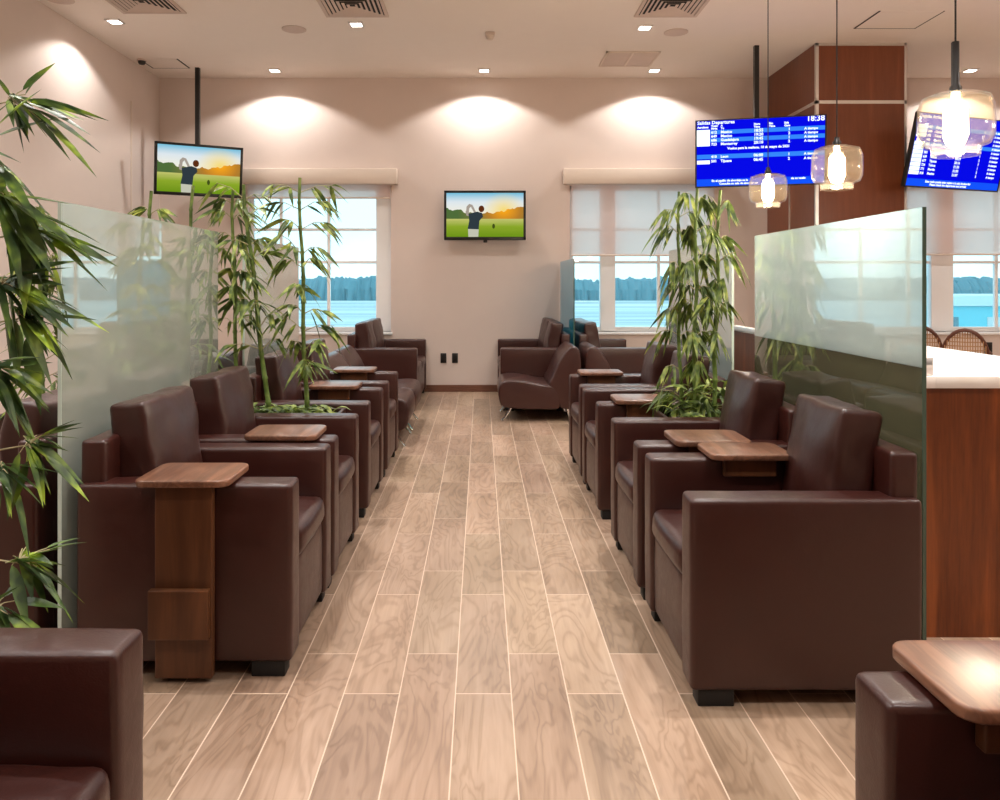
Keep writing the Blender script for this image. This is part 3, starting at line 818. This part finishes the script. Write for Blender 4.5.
for i, (nm, h) in enumerate(zip(names, hrs)):
    v = .203+i*.058
    tx += [('%d' % (612+37*i), .125, v, .04, 'LEFT'), (nm, .2, v, .04, 'LEFT'), (h, .455, v, .044, 'LEFT'), ('%d' % (i % 2+1), .715, v, .04, 'LEFT'), ('A tiempo', .835, v, .036, 'LEFT')]
for i, (nm, h) in enumerate((('Leon', '06:00'), ('Tijuana', '06:45'))):
    v = .562+i*.065
    tx += [('%d' % (410+91*i), .125, v, .04, 'LEFT'), (nm, .2, v, .04, 'LEFT'), (h, .455, v, .044, 'LEFT'), ('%d' % (i+1), .715, v, .04, 'LEFT'), ('A tiempo', .835, v, .036, 'LEFT')]
board(t, fx, W, H, rows, tx)

YB2 = 8.2
W2, H2 = 1.42, .775
cx2 = (902-VX)*YB2/F + .70*.93; cz2 = CAMH+(283-184)*YB2/F
t, fx = tv('departures_board', 'blue departures screen hung right of the pillar behind the largest pendant lamp', 'screen', W2, H2, (cx2+.105, YB2+.26, cz2+.36), 21.6, 13.5, pole_x=.06, bez=.012, group='blue departures screens')
rows = [(.012, .88, .988, .985, 2, .001)]
tx = [('Llegadas Arrivals', .016, .07, .05, 'LEFT'), ('18:38', .985, .085, .08, 'RIGHT'),
      ('Este vuelo puede estar sujeto a la sala de abordar', .2, .925, .034, 'LEFT'), ('Please check the departures and arrivals', .25, .965, .034, 'LEFT')]
nm = ['Mexico', 'Cancun', 'Toluca', 'Mexico', 'Houston', 'Leon', 'Dallas', 'Puebla', 'Tijuana', 'Toluca', 'Merida', 'Mexico']
for i in range(12):
    v = .20+i*.056
    if i % 2 == 0: rows.append((.012, v-.04, .988, v+.012, 1 if i in (0, 4) else 0, .001))
    if i != 3: rows.append((.014, v-.042, .115, v+.008, 3, .002))
    tx += [('%d' % (301+47*i), .125, v, .036, 'LEFT'), (nm[i], .2, v, .036, 'LEFT'), ('%02d:%02d' % (18+i//3, (i*17) % 60), .46, v, .038, 'LEFT'), ('%d' % (i % 3+1), .71, v, .036, 'LEFT'), ('A tiempo', .83, v, .034, 'LEFT')]
board(t, fx, W2, H2, rows, tx)

# ------------------------------------------------------------------ ceiling and wall fittings
def onceil(px, py): y = F*(CEIL-CAMH)/(VY-py); return ((px-VX)*y/F, y)
DL = [((-2.56, 9.80), 'square downlight over the left window, by the far wall'), ((.04, 9.80), 'square downlight over the wall television, by the far wall'),
      ((2.15, 9.80), 'square downlight nearest the two-panel return grille'), ((6.07, 9.80), 'square downlight right of the largest pendant lamp'),
      ((-1.27, 8.05), 'square downlight just behind the left of the two striped vents'), ((1.69, 8.15), 'square downlight between the striped vent and the round speaker'),
      ((-3.69, 7.96), 'square downlight nearest the left wall')]
first = None
for (x, y), lb in DL:
    if first is None:
        first = thing('ceiling_downlight', lb, 'ceiling light', (x, y, CEIL), 0, 'square recessed downlights')
        m = MB(); w = .074
        for p, q in (((-w, -w, -.012), (w, -w+.02, -.001)), ((-w, w-.02, -.012), (w, w, -.001)), ((-w, -w+.02, -.012), (-w+.02, w-.02, -.001)), ((w-.02, -w+.02, -.012), (w, w-.02, -.001))): m.box(p, q)
        m.build('frame', M['silver'], first, False)
        MB().box((-w+.021, -w+.021, -.009), (w-.021, w-.021, -.001)).build('lens', M['led'], first, False)
    else: dup(first, (x, y, CEIL), 0, lb)
sp = None
for (px, py), lb in (((294, 29), 'round flat ceiling speaker left of the middle'), ((676, 32), 'round flat ceiling speaker beside the two-panel grille'), ((60, -1), 'round flat ceiling speaker cut off at the top left')):
    x, y = onceil(px, py)
    o = tag(MB().lathe([(0, -.014), (.10, -.014), (.125, -.008), (.125, -.001), (0, -.001)], (0, 0, 0), 32).build('ceiling_speaker', M['vent']), lb, 'speaker', 'round ceiling speakers')
    o.location = (x, y, CEIL)
x, y = onceil(490, 33)
sd = thing('smoke_detector', 'small boxy smoke detector in the middle of the ceiling', 'smoke detector', (x, y, CEIL))
MB().box((-.05, -.05, -.03), (.05, .05, -.001), .006).build('base', M['vent'], sd)
MB().lathe([(0, -.075), (.03, -.07), (.042, -.05), (.042, -.03), (0, -.03)], seg=24).build('sensor_head', M['valance'], sd)

def vent(x, y, label):
    t = thing('ceiling_vent', label, 'vent', (x, y, CEIL), 0, 'square striped air vents')
    a = .31; m = MB()
    for p, q in (((-a, -a), (a, -a+.035)), ((-a, a-.035), (a, a)), ((-a, -a+.035), (-a+.035, a-.035)), ((a-.035, -a+.035), (a, a-.035))): m.box((p[0], p[1], -.016), (q[0], q[1], -.001), .003)
    m.build('frame', M['vent'], t, False)
    MB().box((-a+.035, -a+.035, -.004), (a-.035, a-.035, -.001)).build('dark_opening', M['dark'], t, False)
    s = MB()
    for k in range(6):
        w = .265-k*.043
        for sx, sy in ((1, 0), (-1, 0), (0, 1), (0, -1)):
            p = [(w, -w, -.014), (w, w, -.014), (w-.024, w-.024, -.006), (w-.024, -w+.024, -.006)]
            an = math.atan2(sy, sx); cs, sn = math.cos(an), math.sin(an)
            pr = [(q[0]*cs-q[1]*sn, q[0]*sn+q[1]*cs, q[2]) for q in p]
            lo_ = [(q[0], q[1], q[2]-.0015) for q in pr]
            b = [s.bm.verts.new(q) for q in pr]; c = [s.bm.verts.new(q) for q in lo_]
            s.bm.faces.new(b); s.bm.faces.new(c[::-1])
            for i in range(4): s.bm.faces.new((b[i], c[i], c[(i+1) % 4], b[(i+1) % 4]))
    s.build('louvres', M['vent'], t, False)
    return t
vent(-1.22, 7.50, 'square striped air vent left of the ceiling middle')
vent(1.82, 7.50, 'square striped air vent right of the ceiling middle')
vent(-3.18, 7.40, 'square striped air vent at the upper left near the left wall')
t = thing('return_grille', 'flat two-panel air grille in the ceiling right of the middle', 'vent', (1.74, 9.3, CEIL))
m = MB(); a, b = .31, .30
for p, q in (((-a, -b), (a, -b+.02)), ((-a, b-.02), (a, b)), ((-a, -b), (-a+.02, b)), ((a-.02, -b), (a, b)), ((-.012, -b), (.012, b))): m.box((p[0], p[1], -.014), (q[0], q[1], -.001))
m.build('frame', M['valance'], t, False)
for x0 in (-a+.021, .013): MB().box((x0, -b+.021, -.008), (x0+.276, b-.021, -.001)).build('panel', M['vent'], t, False)
def hatch(x0, x1, y0, y1, label):
    t = thing('ceiling_hatch', label, 'hatch', ((x0+x1)/2, (y0+y1)/2, CEIL), 0, 'ceiling access hatches')
    a, b = (x1-x0)/2, (y1-y0)/2; g = .017
    MB().box((-a+g, -b, -.006), (a-g, b-g, -.001)).build('panel', M['ceiling'], t, False)
    MB().box((-a, b-g, -.005), (a, b, -.001)).box((-a, -b, -.005), (-a+g, b-g, -.001)).box((a-g, -b, -.005), (a, b-g, -.001)).build('gap', M['dark'], t, False)  # dark strips paint the gap and the raised panel's shadow line
hatch(3.86, 4.50, 7.66, 8.19, 'square ceiling hatch in front of the wooden pillar')
hatch(-4.03, -3.57, 9.30, 9.70, 'small ceiling hatch in the far left corner')
x, y = onceil(136, 59.5)
sc = thing('security_camera', 'small dark dome camera in the ceiling corner above the hanging television', 'camera', (x+.07, y, CEIL))
MB().lathe([(0, -.02), (.055, -.02), (.055, -.001), (0, -.001)], seg=24).build('base', M['vent'], sc)
MB().lathe([(.045, -.02), (.043, -.04), (.03, -.058), (0, -.064)], seg=24).build('dome', M['black'], sc)

def outlet(px, py, w, h, label, grp):
    p = at(px, py, FAR)
    t = thing('wall_outlet', label, 'outlet', (p.x, FAR, p.z), 0, grp)
    MB().box((-w/2, -.012, -h/2), (w/2, -.001, h/2), .004).build('plate', M['black'], t)
    MB().box((-w*.28, -.016, -h*.3), (w*.28, -.012, h*.3), .002).build('socket', M['dark'], t)
outlet(443.5, 358, .075, .125, 'black wall outlet nearer the left sofa, one of a close pair', 'black outlet pair on the far wall')
outlet(455, 358, .075, .125, 'black wall outlet nearer the aqua glass screen, one of a close pair', 'black outlet pair on the far wall')
outlet(988, 348, .10, .15, 'black wall outlet below the right window', 'black outlet by the cane chairs')

# ------------------------------------------------------------------ outside
t = NT('pale_apron'); x, y, z = t.sep(t.pos())
ly = t.math('LOGARITHM', t.math('MAXIMUM', y, 5), 2.0)
n = t.noise(t.comb(t.math('MULTIPLY', x, .006), t.math('MULTIPLY', ly, 6), 0), 1.4, 5, .65)
col = t.ramp(n, [(.36, lin(150, 168, 172)), (.5, lin(186, 204, 208)), (.68, lin(226, 232, 230))])  # pale grey-blue streaks in bands across the ground
M['apron'] = t.principled(col, .8, .2)
struct('ground_outside', MB().box((-700, FAR+.3, -3.2), (700, 900, -3.0)), M['apron'])
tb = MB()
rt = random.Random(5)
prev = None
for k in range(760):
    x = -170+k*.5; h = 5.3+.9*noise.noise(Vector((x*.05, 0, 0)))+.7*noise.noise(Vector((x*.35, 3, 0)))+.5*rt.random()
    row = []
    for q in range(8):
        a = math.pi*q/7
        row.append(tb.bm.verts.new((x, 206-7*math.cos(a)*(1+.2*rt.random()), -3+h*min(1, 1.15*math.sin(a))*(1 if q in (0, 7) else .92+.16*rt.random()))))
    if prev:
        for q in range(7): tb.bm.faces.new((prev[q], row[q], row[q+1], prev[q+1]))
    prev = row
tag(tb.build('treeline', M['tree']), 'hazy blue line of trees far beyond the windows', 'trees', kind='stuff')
hb = thing('stand_in_building', 'low pale aqua stand-in building outside the right window behind the cane chairs', 'building', (42, 62, -3))  # building added in place of bright shapes on the right window pane
MB().box((-11, -4, 0), (16, 4, 2.7), .05).build('wall', M['terminal_blue'], hb, False)
MB().box((-11.3, -4.3, 2.7), (16.3, 4.3, 3.5), .05).build('roof', M['terminal'], hb, False)
for k in range(5): 
    f = MB(); x = -8+k*4.2
    f.box((x-1.05, -4.06, .25), (x+1.05, -3.99, 1.9), .1).build('door_panel', M['apron'] if k % 2 else M['tree'], hb, False)

# ------------------------------------------------------------------ light
w = bpy.data.worlds.new('sky'); SC.world = w; w.use_nodes = True
nt = w.node_tree; nt.nodes.clear()
wo = nt.nodes.new('ShaderNodeOutputWorld'); bg = nt.nodes.new('ShaderNodeBackground'); tc = nt.nodes.new('ShaderNodeTexCoord')
sx = nt.nodes.new('ShaderNodeSeparateXYZ'); cr = nt.nodes.new('ShaderNodeValToRGB'); ns = nt.nodes.new('ShaderNodeTexNoise'); mx = nt.nodes.new('ShaderNodeMix'); mx.data_type = 'RGBA'
rp = nt.nodes.new('ShaderNodeValToRGB')
nt.links.new(tc.outputs['Generated'], sx.inputs[0]); nt.links.new(sx.outputs[2], cr.inputs[0])
cr.color_ramp.elements[0].position = 0; cr.color_ramp.elements[0].color = (.70, .93, .98, 1)
cr.color_ramp.elements[1].position = .5; cr.color_ramp.elements[1].color = (.52, .80, .95, 1)
ns.inputs['Scale'].default_value = 5; ns.inputs['Detail'].default_value = 5
nt.links.new(tc.outputs['Generated'], ns.inputs['Vector']); nt.links.new(ns.outputs[0], rp.inputs[0])
rp.color_ramp.elements[0].position = .45; rp.color_ramp.elements[1].position = .7
nt.links.new(rp.outputs[0], mx.inputs[0]); nt.links.new(cr.outputs[0], mx.inputs[6]); mx.inputs[7].default_value = (.92, .98, 1, 1)
nt.links.new(mx.outputs[2], bg.inputs[0]); bg.inputs[1].default_value = 1.48
nt.links.new(bg.outputs[0], wo.inputs[0])

def spot(x, y, e, size=118, blend=.35, z=CEIL-.02, color=(1, .97, .93), rad=.04):
    l = bpy.data.lights.new('downlight_beam', 'SPOT'); l.energy = e; l.spot_size = R(size); l.spot_blend = blend; l.color = color; l.shadow_soft_size = rad
    o = bpy.data.objects.new('downlight_beam', l); COL.objects.link(o); o.location = (x, y, z)
for x in (-2.56, .0, 2.15, 6.07): spot(x, 9.73, 72, 134, .22)
for x, y in ((5.2, 4.2), (5.2, 1.6)):   # unseen fill lights added to brighten the ceiling, no pendants here
    l = bpy.data.lights.new('pendant_and_fill_glow', 'POINT'); l.energy = 34; l.color = (1, .88, .72); l.shadow_soft_size = .12
    o = bpy.data.objects.new('pendant_and_fill_glow', l); COL.objects.link(o); o.location = (x, y, 2.3)
spot(-3.70, 7.96, 58, 134, .3)
for x, y in ((-1.27, 8.05), (1.69, 8.15), (6.0, 8.1)): spot(x, y, 120, 145, 1)
for y, e in ((5.4, 180), (2.9, 180), (.6, 130)):
    for x in (-3.4, -1.27, 1.3, 4.2, 6.8): spot(x, y, e, 145, 1)

# ------------------------------------------------------------------ camera
cam = bpy.data.cameras.new('camera'); co = bpy.data.objects.new('camera', cam); COL.objects.link(co)
co.location = (0, 0, CAMH); co.rotation_euler = (R(90), 0, 0)
cam.sensor_width = 36; cam.lens = F*36/1000; cam.shift_x = .019; cam.shift_y = -.117; cam.clip_start = .05; cam.clip_end = 2000
SC.camera = co
vs = SC.view_settings
vs.view_transform = 'Standard'; vs.look = 'None'; vs.gamma = 1; vs.use_curve_mapping = False; vs.exposure = 0.33
